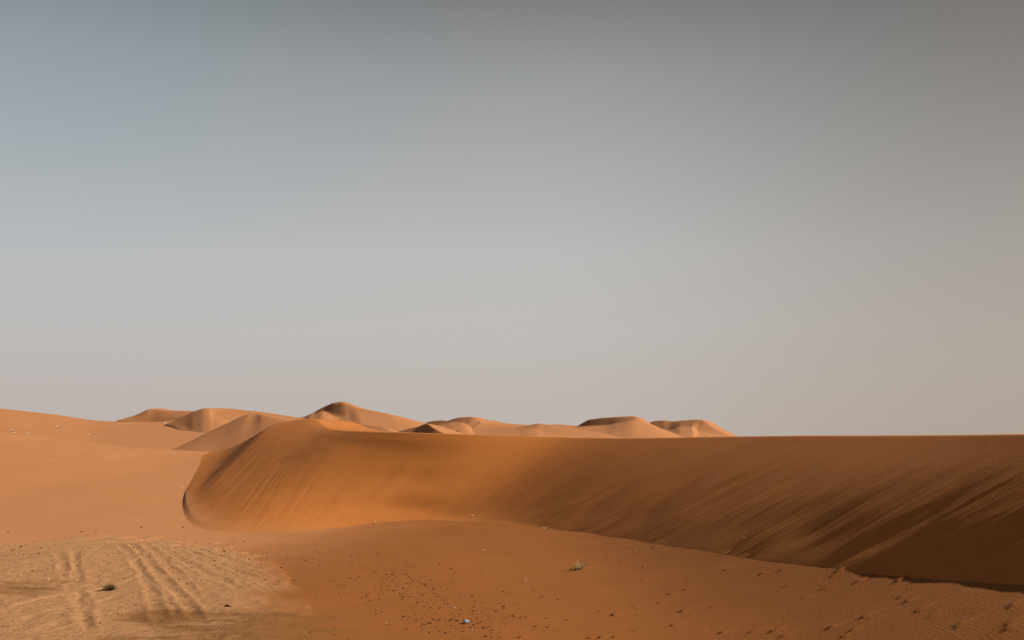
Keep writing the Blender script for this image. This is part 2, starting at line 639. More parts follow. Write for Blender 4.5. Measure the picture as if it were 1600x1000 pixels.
def back(row, dx, dpy, dY):
    return [(p + dx, q + dpy, y + dY) for p, q, y in row]


# A: wide slope at far left
loft('sand_dune', [
    [(-420, 720, 112), (-100, 718, 114), (0, 715, 115), (80, 717, 117), (160, 720, 118), (260, 722, 118), (340, 722, 118), (420, 722, 118)],
    [(-420, 692, 121), (-100, 692, 122), (0, 690, 122), (80, 697, 122), (160, 704, 122), (260, 703, 122), (340, 702, 122), (420, 702, 122)],
    [(-420, 655, 175), (-100, 660, 180), (0, 663, 184), (80, 668, 190), (160, 672, 195), (260, 672, 198), (340, 672, 198), (420, 672, 198)],
    [(-420, 606, 230), (-100, 622, 240), (0, 634, 246), (80, 642, 250), (160, 653, 256), (235, 657.5, 262), (275, 653.5, 266), (330, 648, 270)],
    [(-420, 640, 300), (-100, 650, 300), (0, 660, 300), (80, 664, 300), (160, 668, 300), (235, 668, 300), (275, 668, 300), (330, 668, 300)],
], nv=(8, 24, 24, 10), smooth_v=14, bump=.10, seed=1, key=3, label='broad smooth dune slope with pale tufts at the far left')
# B
loft('sand_dune', [
    [(182, 672, 300), (205, 672, 292), (230, 672, 285), (255, 672, 282), (285, 672, 280), (330, 672, 276)],
    [(182, 657.5, 297), (205, 658.5, 295), (230, 658.5, 293), (255, 656, 290), (285, 652, 287), (330, 648, 284)],
    [(186, 656, 298), (212, 648, 300.5), (235, 638.6, 302), (256, 641, 299), (295, 642, 295), (330, 642, 291)],
    [(200, 655, 345), (228, 645, 340), (250, 638, 330), (275, 641.5, 325), (310, 642.5, 320), (340, 643, 310)],
    [(200, 670, 380), (228, 670, 380), (250, 668, 380), (275, 668, 370), (310, 668, 360), (340, 668, 350)],
], nv=(6, 12, 8, 8), smooth_v=1, bump=.02, seed=2, label='small distant dune with a dark left face behind the far left slope')
# C
loft('sand_dune', [
    [(258, 690, 200), (272, 690, 185), (290, 700, 160), (310, 705, 150), (330, 705, 148), (350, 705, 146), (380, 705, 144)],
    [(258, 662, 217), (270, 663, 211), (288, 667, 199), (303, 674, 184), (318, 678, 176), (338, 680, 172), (375, 682, 168)],
    [(262, 661, 221), (275, 655, 220), (292, 647, 219.5), (305, 641.5, 219), (318, 637.5, 218), (334, 646, 210), (366, 662, 196)],
    [(280, 661, 262), (290, 655, 256), (305, 648, 250), (318, 641, 246), (338, 638.5, 240), (395, 641.5, 226), (500, 656, 205)],
    [(280, 680, 290), (290, 680, 290), (305, 680, 290), (318, 676, 290), (338, 672, 290), (395, 672, 280), (520, 680, 260)],
], nv=(6, 18, 18, 8), smooth_v=2, bump=.03, seed=3, label='distant dune with a pale right flank behind the rounded shoulder dune')
# D: nearer shoulder left of the long ridge
loft('sand_dune', [
    [(238, 722, 82), (262, 728, 79), (295, 735, 74), (330, 740, 72), (370, 740, 68), (410, 735, 66), (470, 730, 66)],
    [(243, 713, 85.5), (270, 709, 85), (305, 703, 84.5), (340, 698, 84), (375, 692, 83), (410, 687, 82), (470, 682, 80)],
    [(247, 711, 87.5), (280, 696, 91.5), (320, 676, 96), (358, 657.5, 99.5), (392, 644, 101), (410, 646.5, 97), (470, 660, 88)],
    [(252, 716, 135), (290, 704, 134), (335, 686, 132), (375, 668, 128), (412, 652, 122), (440, 653, 116), (500, 664, 108)],
], nv=(12, 22, 12), smooth_v=8, bump=.03, seed=4, label='rounded shoulder dune just left of the long ridge with a shaded left edge')
# G: highest peak
loft('sand_dune', [
    [(430, 694, 130), (460, 694, 128), (480, 694, 126), (500, 694, 124), (520, 694, 123), (533, 694, 122), (545, 694, 122), (560, 694, 122), (590, 694, 122), (640, 694, 122), (720, 694, 124)],
    [(440, 654, 232), (470, 653, 229), (488, 646, 230), (501, 643.5, 224), (511, 646, 218), (520, 651, 212), (531, 653.5, 208), (543, 652, 206.5), (560, 647, 206.5), (601, 648, 205.5), (700, 672, 196)],
    [(440, 652.5, 238), (470, 651.5, 237), (488, 645, 234), (501, 637.5, 231), (512, 632, 228), (521, 628.5, 224.5), (532, 627, 221), (545, 630.5, 217), (562, 637.2, 213), (602, 645.5, 208), (702, 671.5, 198)],
    [(450, 656, 262), (480, 655, 262), (498, 648, 260), (512, 640, 258), (524, 634, 256), (535, 630.5, 254), (547, 630.4, 250), (560, 634.5, 246), (576, 640, 240), (620, 651, 230), (720, 674, 220)],
    [(450, 675, 290), (480, 675, 290), (498, 675, 290), (512, 675, 290), (524, 675, 290), (535, 675, 290), (547, 675, 290), (560, 675, 290), (576, 675, 290), (620, 675, 290), (720, 684, 290)],
], nu=260, nv=(20, 14, 10, 8), smooth_v=4, bump=.02, seed=5, label='tallest distant peak with a dark hollow below its rounded top')
# H
loft('sand_dune', [
    [(536, 690, 98), (556, 690, 96), (575, 690, 95), (590, 690, 94), (602, 690, 94), (618, 690, 94)],
    [(538, 666, 121.5), (556, 669, 114), (573, 674, 108), (588, 677, 105.5), (600, 678, 104.5), (614, 678, 104)],
    [(540, 665.3, 123), (560, 664.2, 118), (578, 664.5, 113), (594, 666, 110), (604, 669, 108), (615, 674, 106)],
    [(555, 670, 130), (575, 669, 127), (592, 669, 123), (606, 670, 119), (616, 672, 116), (628, 677, 113)],
], nv=(6, 12, 10), smooth_v=1, bump=.02, seed=6, label='low dark crescent dune showing over the ridge below the tallest peak')
# I
loft('sand_dune', [
    [(606, 694, 100), (630, 694, 96), (645, 694, 94), (658, 694, 92), (672, 694, 90), (700, 694, 88)],
    [(614, 677, 117), (636, 679, 108), (647, 681, 104), (659, 684, 99), (675, 686, 94), (698, 686, 91)],
    [(616, 676, 120), (640, 669.2, 114), (652, 666.8, 110.5), (665, 661.6, 106), (677, 668, 99), (696, 678.5, 93)],
    [(628, 680, 134), (655, 674, 130), (670, 670, 127), (684, 665.5, 124), (704, 670, 117), (730, 680, 110)],
    [(628, 690, 150), (655, 690, 150), (670, 690, 150), (700, 690, 150), (730, 690, 150), (760, 690, 150)],
], nv=(6, 14, 12, 6), smooth_v=1, bump=.02, seed=7, label='small pointed dune with a dark triangular face just over the ridge')
# J0
loft('sand_dune', [
    [(655, 680, 320), (672, 680, 315), (688, 680, 312), (705, 680, 310), (730, 680, 308)],
    [(657, 664, 339), (672, 665, 330), (688, 666, 324), (705, 666, 320), (730, 668, 316)],
    [(660, 662, 343), (675, 657.4, 336), (688, 655.9, 331), (700, 657, 327), (728, 664, 321)],
    [(672, 676, 370), (688, 676, 368), (702, 676, 365), (715, 676, 362), (740, 676, 355)],
], nv=(4, 10, 8), smooth_v=1, bump=.02, seed=8, label='tiny dark dune cap between the pointed dune and the curled dune')
# J
loft('sand_dune', [
    [(672, 694, 180), (690, 694, 175), (705, 694, 172), (718, 694, 170), (728, 694, 168), (738, 694, 167), (752, 694, 167), (800, 694, 170), (880, 694, 175)],
    [(682, 665, 296), (694, 662, 289), (707, 660, 281), (719, 660.2, 273), (728, 662.5, 266), (735, 668, 257), (738.5, 671.8, 252), (790, 668, 256), (880, 670, 250)],
    [(684, 664, 299), (697, 658.5, 294), (710, 654, 288), (722, 651.6, 283), (735, 651, 277), (750, 657.5, 268), (754, 661, 263), (795, 664.5, 262), (880, 669, 256)],
    [(700, 665, 325), (712, 660, 322), (724, 656, 318), (734, 653.5, 312), (746, 652.4, 305), (766, 656.5, 296), (790, 661.5, 290), (830, 667, 285), (900, 672, 280)],
    [(700, 680, 350), (712, 680, 350), (724, 680, 350), (734, 680, 350), (746, 680, 350), (766, 680, 340), (790, 680, 340), (830, 680, 330), (900, 682, 330)],
], nu=240, nv=(18, 14, 10, 6), smooth_v=1, bump=.02, seed=9, label='curled dune with a dark hook shaped hollow above the middle of the ridge')
# far ridge and its two little caps
loft('sand_dune', [
    [(730, 686, 380), (780, 686, 380), (800, 686, 380), (850, 686, 380), (877, 686, 380), (920, 686, 380), (1000, 686, 380)],
    [(735, 659, 432), (765, 659.5, 428), (778, 662.5, 427), (840, 665, 424), (865, 665, 423), (900, 666, 420), (1000, 668, 415)],
    [(740, 657, 440), (767, 656.6, 436), (792, 661, 430), (840, 664, 430), (877, 663, 427), (895, 665, 425), (1000, 667, 420)],
    [(750, 680, 480), (772, 680, 480), (800, 680, 480), (845, 680, 480), (880, 680, 480), (905, 680, 480), (1000, 680, 480)],
], nv=(6, 8, 8), smooth_v=1, bump=.01, seed=10, label='thin farthest dune line on the horizon above the middle of the ridge')
# K
loft('sand_dune', [
    [(755, 698, 110), (800, 698, 108), (820, 698, 106), (838, 698, 104), (852, 698, 103), (880, 698, 102), (930, 698, 101), (990, 698, 100)],
    [(765, 675, 178), (806, 672, 172), (822, 671, 166), (837, 672, 160), (852, 676, 154), (878, 680, 147), (926, 685, 140), (985, 691, 134)],
    [(770, 670, 196), (810, 667, 188), (825, 664, 183), (840, 660.8, 178), (852, 662.4, 174), (882, 667, 167), (930, 675, 156), (985, 687, 145)],
    [(790, 676, 220), (828, 674, 215), (842, 672, 211), (856, 669, 206), (872, 668, 200), (904, 674, 194), (950, 681, 184), (1000, 691, 175)],
], nv=(10, 16, 12), smooth_v=4, bump=.03, seed=11, label='low orange dune with a small dark crown just over the ridge')
# L
loft('sand_dune', [
    [(880, 694, 200), (912, 694, 198), (940, 694, 196), (965, 694, 194), (990, 694, 192), (1012, 694, 192), (1075, 694, 194)],
    [(899, 667, 330), (920, 666, 318), (945, 665.2, 306), (965, 661, 298), (986, 658, 290), (1010, 662, 286), (1070, 686, 272)],
    [(901, 666, 334), (923, 654.8, 325), (948, 652, 315), (968, 650.8, 307), (989, 650, 299), (1008, 660, 290), (1068, 684, 276)],
    [(920, 667, 365), (940, 658, 358), (962, 655, 350), (980, 653, 342), (1000, 653.3, 332), (1022, 664.5, 320), (1082, 688, 300)],
    [(920, 680, 390), (940, 680, 390), (962, 680, 390), (980, 680, 390), (1000, 680, 390), (1022, 684, 370), (1082, 694, 340)],
], nu=220, nv=(20, 12, 10, 6), smooth_v=1, bump=.02, seed=12, label='flat topped distant dune with a dark upper face and bright apron')
# M
loft('sand_dune', [
    [(1005, 694, 250), (1024, 694, 248), (1036, 694, 246), (1048, 694, 245), (1066, 694, 244), (1082, 694, 243), (1094, 694, 243), (1112, 694, 243), (1140, 694, 244), (1180, 696, 246)],
    [(1009, 664, 397), (1022, 666, 388), (1034, 671, 378), (1044, 672.5, 372), (1064, 667, 362), (1080, 666.5, 354), (1090, 674, 347), (1108, 677, 344), (1138, 682, 338), (1170, 692, 330)],
    [(1011, 662, 402), (1023, 657.5, 397), (1036, 656.6, 391), (1049, 658, 386), (1068, 656.6, 377), (1085, 655.3, 369), (1097, 656.6, 362), (1112, 666, 352), (1136, 679, 343), (1168, 691, 333)],
    [(1030, 664, 430), (1040, 660, 428), (1052, 659.5, 424), (1064, 660, 418), (1082, 658.5, 410), (1097, 657, 402), (1108, 658, 394), (1126, 667.5, 380), (1152, 680.5, 370), (1185, 692, 360)],
    [(1030, 682, 450), (1040, 682, 450), (1052, 682, 450), (1064, 682, 450), (1082, 682, 450), (1097, 682, 450), (1108, 682, 440), (1126, 684, 430), (1152, 692, 420), (1190, 698, 410)],
], nu=260, nv=(16, 14, 10, 6), smooth_v=1, bump=.02, seed=13, label='rightmost distant dune with twin dark tops and a bright right flank')

# ------------------------------------------------------------------ the long ridge
SKYX = [480, 500, 525, 620, 700, 800, 900, 1000, 1150, 1200, 1285, 1330, 1370, 1410, 1480, 1600, 1900, 2400, 3200]
SKYY = [668, 669, 673, 674.5, 677, 681, 683, 684, 681, 680.4, 680.9, 680.6, 679.6, 680, 679, 677, 673, 668, 664]
foot_px = [(2600, 1010), (2000, 963), (1750, 932), (1600, 914), (1480, 905), (1330, 893), (1200, 877), (1080, 858), (950, 838), (850, 825),
           (780, 815), (710, 810), (640, 808), (570, 813), (490, 825), (400, 830), (335, 824), (302, 803), (293, 780), (291, 768), (291, 762)]
F = np.array([ground_at(a, b) for a, b in foot_px])
DEPTH = [1.95, 2.1, 2.25, 2.42, 2.68, 3.15, 3.8, 4.5, 5.3, 5.9, 6.2, 6.3]
C = np.zeros_like(F)
tan = np.gradient(F[:, :2], axis=0)
for _ in range(2):
    tan[1:-1] = tan[1:-1] * .5 + (tan[:-2] + tan[2:]) * .25
tan /= np.linalg.norm(tan, axis=1)[:, None]
nrm = np.stack([tan[:, 1], -tan[:, 0]], 1)
for i in range(12):
    c = F[i, :2] + nrm[i] * DEPTH[i]
    px = 800 + FPX * c[0] / c[1]
    C[i] = (c[0], c[1], EYE + (HOR - np.interp(px, SKYX, SKYY)) * c[1] / FPX)
for i, p in zip(range(12, 20), [(722, 678, 45.5), (624, 674.6, 46.4), (554, 673.4, 48.6), (514, 670.6, 54.6), (486, 653, 65), (440, 659, 68),
                                (382, 677.5, 69), (328, 702.5, 66.5)]):
    C[i] = P(*p)
C[20] = F[20] + np.array((.3, .6, -.15))
Bk = np.zeros_like(F)
for i in range(12):
    Bk[i] = (C[i, 0] + nrm[i, 0] * 14, C[i, 1] + nrm[i, 1] * 14, C[i, 2] - 2.6)
for i, p in zip(range(12, 21), [(770, 690, 62), (670, 684, 68), (606, 676, 78), (575, 669, 84), (535, 656.5, 92), (455, 675, 86), (385, 694, 80),
                                (318, 713, 73), (288, 754, 58)]):
    Bk[i] = P(*p)
print('foot', [(round(float(a), 1), round(float(b), 1), round(float(c), 2)) for a, b, c in F])
print('crest', [(round(float(a), 1), round(float(b), 1), round(float(c), 2)) for a, b, c in C])
seg = np.linalg.norm(np.diff((F + C) / 2, axis=0), axis=1)
tk = np.concatenate([[0], np.cumsum(seg)])
LEN = tk[-1]
NV, NB = 230, 50
tl = [0.0]
while tl[-1] < LEN:                                    # columns close together where the face is near
    tl.append(tl[-1] + float(np.interp(tl[-1], [0, tk[3], tk[6], tk[9], tk[13], LEN], [.04, .024, .026, .045, .085, .085])))
tu = np.array(tl) * LEN / tl[-1]
NU = len(tu)
print('columns', NU)
Fu, Cu, Bu = pchip(tu, tk, F), pchip(tu, tk, C), pchip(tu, tk, Bk)
for A in (Fu, Cu, Bu):
    for _ in range(500):
        A[1:-1] = A[1:-1] * .5 + (A[:-2] + A[2:]) * .25
Fu[:, 2] = ground_z(Fu[:, 0], Fu[:, 1], False)
kn = lambda i: tk[i]
soft = sstep(tu, kn(8), kn(13))                       # foot is crisp at right, soft towards the nose
conv = sstep(tu, kn(13), kn(15)) * (1 - sstep(tu, kn(17), kn(19)))
fade = 1 - sstep(kn(20) - tu, 0.3, 7.0)
rows = []
brow = []
streaks = []
vv = np.linspace(0, 1, NV)
for v in vv:
    p = Fu * (1 - v) + Cu * v
    w_r = 0.88 * v + 0.12 * (1 - (1 - v) ** 2.2)
    w_l = 0.85 * v + 0.15 * (v * v * (3 - 2 * v)) + 0.42 * v * (1 - v) * conv
    w = w_r * (1 - soft) + w_l * soft
    # avalanche streaks run down the face
    sk = tu - (1 - v) * 1.4
    amp = sstep(np.full(NU, v), 0.0, .045) * (1 - sstep(v + .35 * fbm(tu / 2.0, 0 * tu + .3, 231, 2), .30, .92))
    side = (1 - .72 * soft) * sstep(kn(20) - tu, 1.0, 10.0)
    st = 0.060 * fbm(sk / 1.9, v * 1.3 + 0 * tu, 201, 2) + 0.062 * fbm(sk / .62, v * 1.6 + 0 * tu, 205, 3)
    crisp = 0.011 * fbm(sk / .075, v * 1.4 + 0 * tu, 241, 2) * sstep(fbm(sk / 1.1, v * 1.8 + 0 * tu, 245, 2), -.05, .2) * (1 - sstep(np.full(NU, v), .35, .75))
    fine = crisp + 0.036 * fbm(sk / .17, v * 2.0 + 0 * tu, 209, 2) * sstep(fbm(sk / 1.6, v * 1.5 + 0 * tu, 213, 2), -.1, .25)
    p = p.copy()
    p[:, 2] = Fu[:, 2] + (Cu[:, 2] - Fu[:, 2]) * w
    streaks.append(amp * side * (st * sstep(np.full(NU, v), 0.0, .24) + fine))
    p[:, 2] += 0.12 * v * (1 - v) * fbm(tu / 6, v * 2 + 0 * tu, 221, 2)
    gz = ground_z(p[:, 0], p[:, 1], False)
    p[:, 2] = p[:, 2] * (1 - soft) + soft * (gz + softplus(p[:, 2] - gz, 6.0) - .1155 * fade)
    rows.append(p)
    brow.append(sstep(np.full(NU, v), .62, .85) * (1 - .5 * soft))
STREAK = np.array(streaks)
dirs = (Fu - Cu)[:, :2]
dirs /= np.linalg.norm(dirs, axis=1)[:, None] + 1e-9
NS = 14                                                # rows of the toe that runs out over the flat sand
for q in range(1, NS + 1):
    d = 2.2 * q / NS
    p = Fu.copy()
    p[:, :2] += dirs * d
    gz = ground_z(p[:, 0], p[:, 1], False)
    p[:, 2] = (gz + softplus(np.full(NU, -.30 * d), 6.0) - .1155 * fade - .016 * q / NS) * soft + (gz - .35 * d) * (1 - soft)
    rows.insert(0, p)
    brow.insert(0, np.zeros(NU))
for j in range(1, NB + 1):
    f = j / NB
    q = Cu * (1 - f) + Bu * f
    ease = (f * f) * (1 - soft) + f * soft
    q[:, 2] = Cu[:, 2] + (Bu[:, 2] - Cu[:, 2]) * ease
    rows.append(q)
    brow.append(np.full(NU, 1.0) * (1 - .5 * soft))
G = np.array(rows)
H = G.copy()
for _ in range(6):
    H[2:-1] = H[2:-1] * .5 + (H[1:-2] + H[3:]) * .25
G[NV + NS - 40:] = H[NV + NS - 40:]
# the nose melts into the sand: heights over the ground are blurred and fade out towards its tip
GZ = ground_z(G[..., 0], G[..., 1], False)
h = G[..., 2] - GZ
tip = sstep(kn(20) - tu, 0.2, 11.0)[None, :]
h = np.where(h > 0, h * tip, h)


def gauss(A, sig):
    r = int(3 * sig) + 1
    k = np.exp(-.5 * (np.arange(-r, r + 1) / sig) ** 2)
    k /= k.sum()
    for ax in (0, 1):
        B = np.zeros_like(A)
        E = np.pad(A, [(r, r) if a == ax else (0, 0) for a in (0, 1)], mode='edge')
        for t, w in enumerate(k):
            B += w * (E[t:t + A.shape[0]] if ax == 0 else E[:, t:t + A.shape[1]])
        A = B
    return A


CELL = .16
gx0, gy0, gnx, gny = -30.0, 30.0, 260, 440
ix = np.clip(((G[..., 0] - gx0) / CELL).astype(int), 0, gnx - 1)
iy = np.clip(((G[..., 1] - gy0) / CELL).astype(int), 0, gny - 1)
hs_, hc_ = np.zeros((gny, gnx)), np.zeros((gny, gnx))
up_ = np.arange(G.shape[0]) >= NS                      # the face and the back, without the toe sheet
np.add.at(hs_, (iy[up_], ix[up_]), np.maximum(h[up_], 0))
np.add.at(hc_, (iy[up_], ix[up_]), 1.0)
H0 = np.where(hc_ > 0, hs_ / np.maximum(hc_, 1), 0)


def sample(A):
    fx = np.clip((G[..., 0] - gx0) / CELL - .5, 0, gnx - 1.001)
    fy = np.clip((G[..., 1] - gy0) / CELL - .5, 0, gny - 1.001)
    x0, y0 = fx.astype(int), fy.astype(int)
    fx, fy = fx - x0, fy - y0
    x1, y1 = np.minimum(x0 + 1, gnx - 1), np.minimum(y0 + 1, gny - 1)
    return (A[y0, x0] * (1 - fx) + A[y0, x1] * fx) * (1 - fy) + (A[y1, x0] * (1 - fx) + A[y1, x1] * fx) * fy


hb1, hb2 = sample(gauss(H0, 5.0)), sample(gauss(H0, 9.0))
rr_ = (np.arange(G.shape[0])[:, None] - NS) / NV
lf_ = sstep(tu, kn(11), kn(13))[None, :]
w2 = lf_ * (1 - sstep(rr_, .28, .62)) * sstep(rr_, .05, .25) * (1 - sstep(tu, kn(17), kn(18)))[None, :]
w1 = np.maximum(lf_ * (1 - sstep(rr_, .62, .90)), sstep(tu, kn(17), kn(19))[None, :])
hb = h * (1 - w1) + hb1 * w1
hb = hb * (1 - w2) + hb2 * w2
hb = np.where(hb > 0, hb * tip * (1 - sstep(-rr_ * NV / NS, .15, .95) * lf_), hb)
hb = hb - .035 * (1 - sstep(hb, 0.0, .14)) * lf_ - .22 * (1 - sstep(kn(20) - tu, 0.0, 3.5))[None, :]
G[..., 2] = GZ + hb
G[NS:NS + NV, :, 2] += STREAK
q = G[-1].copy()
q[:, 2] -= 4
q[:, :2] += (Bu - Cu)[:, :2] * .5
G = np.concatenate([G, q[None]])
brow.append(brow[-1])
rowv = np.clip((np.arange(G.shape[0]) - NS) / NV, -.1, 1)[:, None]
wob = .05 * fbm(G[..., 0] / 1.5, G[..., 1] / 1.5, 81, 3)
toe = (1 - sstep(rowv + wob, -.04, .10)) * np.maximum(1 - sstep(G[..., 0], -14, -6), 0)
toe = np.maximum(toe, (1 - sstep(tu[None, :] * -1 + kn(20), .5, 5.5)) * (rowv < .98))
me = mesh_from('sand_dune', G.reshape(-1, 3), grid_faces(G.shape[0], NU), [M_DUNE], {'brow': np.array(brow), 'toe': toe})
ridge = tag(link('sand_dune', me), 'long dune ridge with a streaked slip face darkening towards the right', 'dune', None, 'structure')


# ------------------------------------------------------------------ small things on the sand
bpy.context.view_layer.update()
DG = bpy.context.evaluated_depsgraph_get()
from mathutils import Vector, Matrix


def hit(px, py):
    """point and normal of the sand seen at a photograph pixel"""
    d = Vector(((px - 800) / FPX, 1.0, (HOR - py) / FPX)).normalized()
    ok, loc, n, *_ = S.ray_cast(DG, Vector((0, 0, EYE)), d)
    return (loc, n) if ok else (Vector((*ground_at(px, py),)), Vector((0, 0, 1)))


def ico(sub):
    t = (1 + 5 ** .5) / 2
    v = [(-1, t, 0), (1, t, 0), (-1, -t, 0), (1, -t, 0), (0, -1, t), (0, 1, t), (0, -1, -t), (0, 1, -t), (t, 0, -1), (t, 0, 1), (-t, 0, -1), (-t, 0, 1)]
    v = [Vector(a).normalized() for a in v]
    f = [(0, 11, 5), (0, 5, 1), (0, 1, 7), (0, 7, 10), (0, 10, 11), (1, 5, 9), (5, 11, 4), (11, 10, 2), (10, 7, 6), (7, 1, 8), (3, 9, 4), (3, 4, 2), (3, 2, 6),
         (3, 6, 8), (3, 8, 9), (4, 9, 5), (2, 4, 11), (6, 2, 10), (8, 6, 7), (9, 8, 1)]
    for _ in range(sub):
        mid, nf = {}, []

        def m(a, b):
            k = (min(a, b), max(a, b))
            if k not in mid:
                mid[k] = len(v)
                v.append(((v[a] + v[b]) / 2).normalized())
            return mid[k]
        for a, b, c in f:
            ab, bc, ca = m(a, b), m(b, c), m(c, a)
            nf += [(a, ab, ca), (b, bc, ab), (c, ca, bc), (ab, bc, ca)]
        f = nf
    return v, f


def stone_mesh(name, sub, rough, flat, mat, r):
    v, f = ico(sub)
    k = [Vector((r.gauss(0, 1), r.gauss(0, 1), r.gauss(0, 1))).normalized() for _ in range(7)]
    cut = [r.uniform(.55, .95) for _ in k]
    out = []
    for p in v:
        q = p.copy()
        for d, c in zip(k, cut):                       # broken faces
            e = q.dot(d) - c
            if e > 0:
                q -= d * e
        q *= 1 + rough * r.uniform(-1, 1)
        out.append((q.x * 1.25, q.y * .95, q.z * flat))
    me = bpy.data.meshes.new(name)
    me.from_pydata(out, [], f)
    me.materials.append(mat)
    me.update()
    return me


R_ = random.Random(11)
PEB = [stone_mesh('pebble', 1, .07, R_.uniform(.55, .85), M_PEB, R_) for _ in range(7)]
PALE = [stone_mesh('pale_pebble', 1, .07, .7, M_PALEPEB, R_) for _ in range(3)]


def put_stone(name, me, px, py, size_px, label, cat, group=None):
    loc, n = hit(px, py)
    o = link(name, me)
    s = size_px * .5 * loc.y / FPX
    o.scale = (s * R_.uniform(.85, 1.2), s * R_.uniform(.85, 1.2), s * R_.uniform(.8, 1.1))
    o.rotation_euler = (R_.uniform(-.25, .25), R_.uniform(-.25, .25), R_.uniform(0, 6.28))
    o.location = loc + Vector((0, 0, s * .25))
    return tag(o, label, cat, group)




def where(px, py):
    """which patch of sand a pebble lies in: (label, group)"""
    if px < 425:
        g = 'pebbles by the tyre tracks'
        if py < 846:
            return 'small dark pebble on smooth pale sand just beyond the tyre-tracked crust', g
        if px < 110 and py < 900:
            return 'small dark pebble on the left end of the tyre-tracked crust, above the dark sand patch', g
        if px < 110:
            return 'small dark pebble near the lower left corner, below the dark sand patch', g
        if py < 885 and px < 250:
            return 'small dark pebble between the ruts at the far rim of the crust', g
        if py < 895:
            return 'small dark pebble on the thin right rim of the tyre-tracked crust', g
        return 'small dark pebble among the tyre ruts level with the brown shrub or nearer', g
    if px < 800 + (py - 950) * .4:
        g = 'pebble scatter'
        if px < 530:
            return 'small dark pebble in the sparse sprinkle between the crust and the dense scatter', g
        if py < 905:
            return 'small dark pebble at the thin upper end of the dense scatter', g
        if py < 940 and px < 640:
            return 'small dark pebble in the upper left half of the dense scatter', g
        if py < 940:
            return 'small dark pebble in the upper right half of the dense scatter', g
        if py > 982:
            return 'small dark pebble at the bottom edge below the drink can', g
        if px < 660:
            return 'small dark pebble at the lower left of the dense scatter', g
        if px < 722:
            return 'small dark pebble close to the left of the drink can', g
        return 'small dark pebble close to the right of the drink can', g
    g = 'pebbles on the smooth sand'
    if py > 970:
        return 'small dark pebble with a sand tail along the bottom edge, right of the dense scatter', g
    if px < 905:
        return 'small dark pebble on smooth sand below the thin upright straws', g
    if py < 895 and px < 1080:
        return 'small dark pebble on smooth sand between the grass tuft and the dune foot', g
    if px < 1110:
        return 'small dark pebble with a sand tail below and right of the grass tuft', g
    if py < 925:
        return 'small dark pebble along the shaded right part of the dune foot', g
    return 'small dark pebble with a sand tail on the darker sand at lower right', g


n_ind = 0
for (c, s) in PEB_RIGHT:
    px, py = px_py(*c)
    lab, grp = where(px, py)
    if s > 1.65:
        lab = 'largest dark pebble on the smooth sand, below the grass tuft'
    elif s == 1.6:
        lab = 'rough brown clod on the smooth sand, well right of the grass tuft'
    put_stone('pebble', R_.choice(PEB), px, py, 2.9 * s, lab, 'pebble', grp)
    n_ind += 1
LEFT = [(20, 971), (4, 979), (37, 977), (45, 972), (95, 892), (51, 892), (225, 842), (286, 824), (221, 824), (150, 830), (127, 831), (13, 831), (273, 864), (60, 866), (22, 858),
        (41, 852), (84, 845), (120, 870), (100, 900), (216, 868), (200, 940), (305, 865), (330, 858), (350, 862), (372, 868), (390, 874)]
while len(LEFT) < 62:
    px = R_.uniform(0, 420)
    py = R_.gauss(862 + px * .03, 16) if R_.random() < .65 else R_.uniform(850, 990)
    if 832 < py < 996:
        LEFT.append((px, py))
for px, py in LEFT:
    put_stone('pebble', R_.choice(PEB), px, py, R_.uniform(2.2, 4.0), where(px, py)[0], 'pebble', where(px, py)[1])
    n_ind += 1
BIG = [(604, 898, 5), (609, 902, 4), (583, 894, 3.5), (634, 898, 4), (639, 901, 4.5), (673, 907, 4), (617, 905, 4), (630, 933, 5), (631, 964, 6), (577, 939, 5), (572, 944, 4.5), (588, 960, 5),
       (652, 942, 4), (663, 948, 5), (686, 969, 5.5), (678, 968, 4.5), (706, 969, 6), (714, 970, 6), (703, 970, 5), (695, 968, 4.5), (738, 932, 5.5), (740, 949, 5), (739, 955, 5), (788, 948, 6),
       (775, 955, 5), (745, 966, 5.5), (752, 972, 5), (671, 974, 5.5), (664, 976, 5), (650, 970, 4.5), (735, 981, 5), (756, 982, 5.5), (769, 985, 6), (759, 995, 6), (768, 997, 5), (696, 989, 5),
       (686, 987, 5), (671, 989, 5), (781, 997, 5), (812, 996, 5), (609, 976, 4), (524, 993, 5), (523, 981, 4), (484, 988, 5), (545, 998, 4.5), (460, 907, 4), (410, 867, 4), (499, 884, 3.5),
       (521, 908, 4), (547, 904, 4), (540, 914, 3.5), (557, 907, 3.5), (473, 883, 3), (494, 862, 3)]
for px, py, z in BIG:
    put_stone('pebble', R_.choice(PEB), px, py, z * .82, where(px, py)[0], 'pebble', where(px, py)[1])
    n_ind += 1


def scatter_px():
    t = R_.random() ** .8
    px = 585 + 165 * t + R_.gauss(0, 42)
    py = 893 + 88 * t + R_.gauss(0, 15)
    if R_.random() < .18:
        px, py = R_.uniform(430, 640), R_.uniform(860, 930)
    return px, py


while n_ind < 298:
    px, py = scatter_px()
    if py < 998:
        put_stone('pebble', R_.choice(PEB), px, py, R_.uniform(2.0, 3.8), where(px, py)[0], 'pebble', where(px, py)[1])
        n_ind += 1
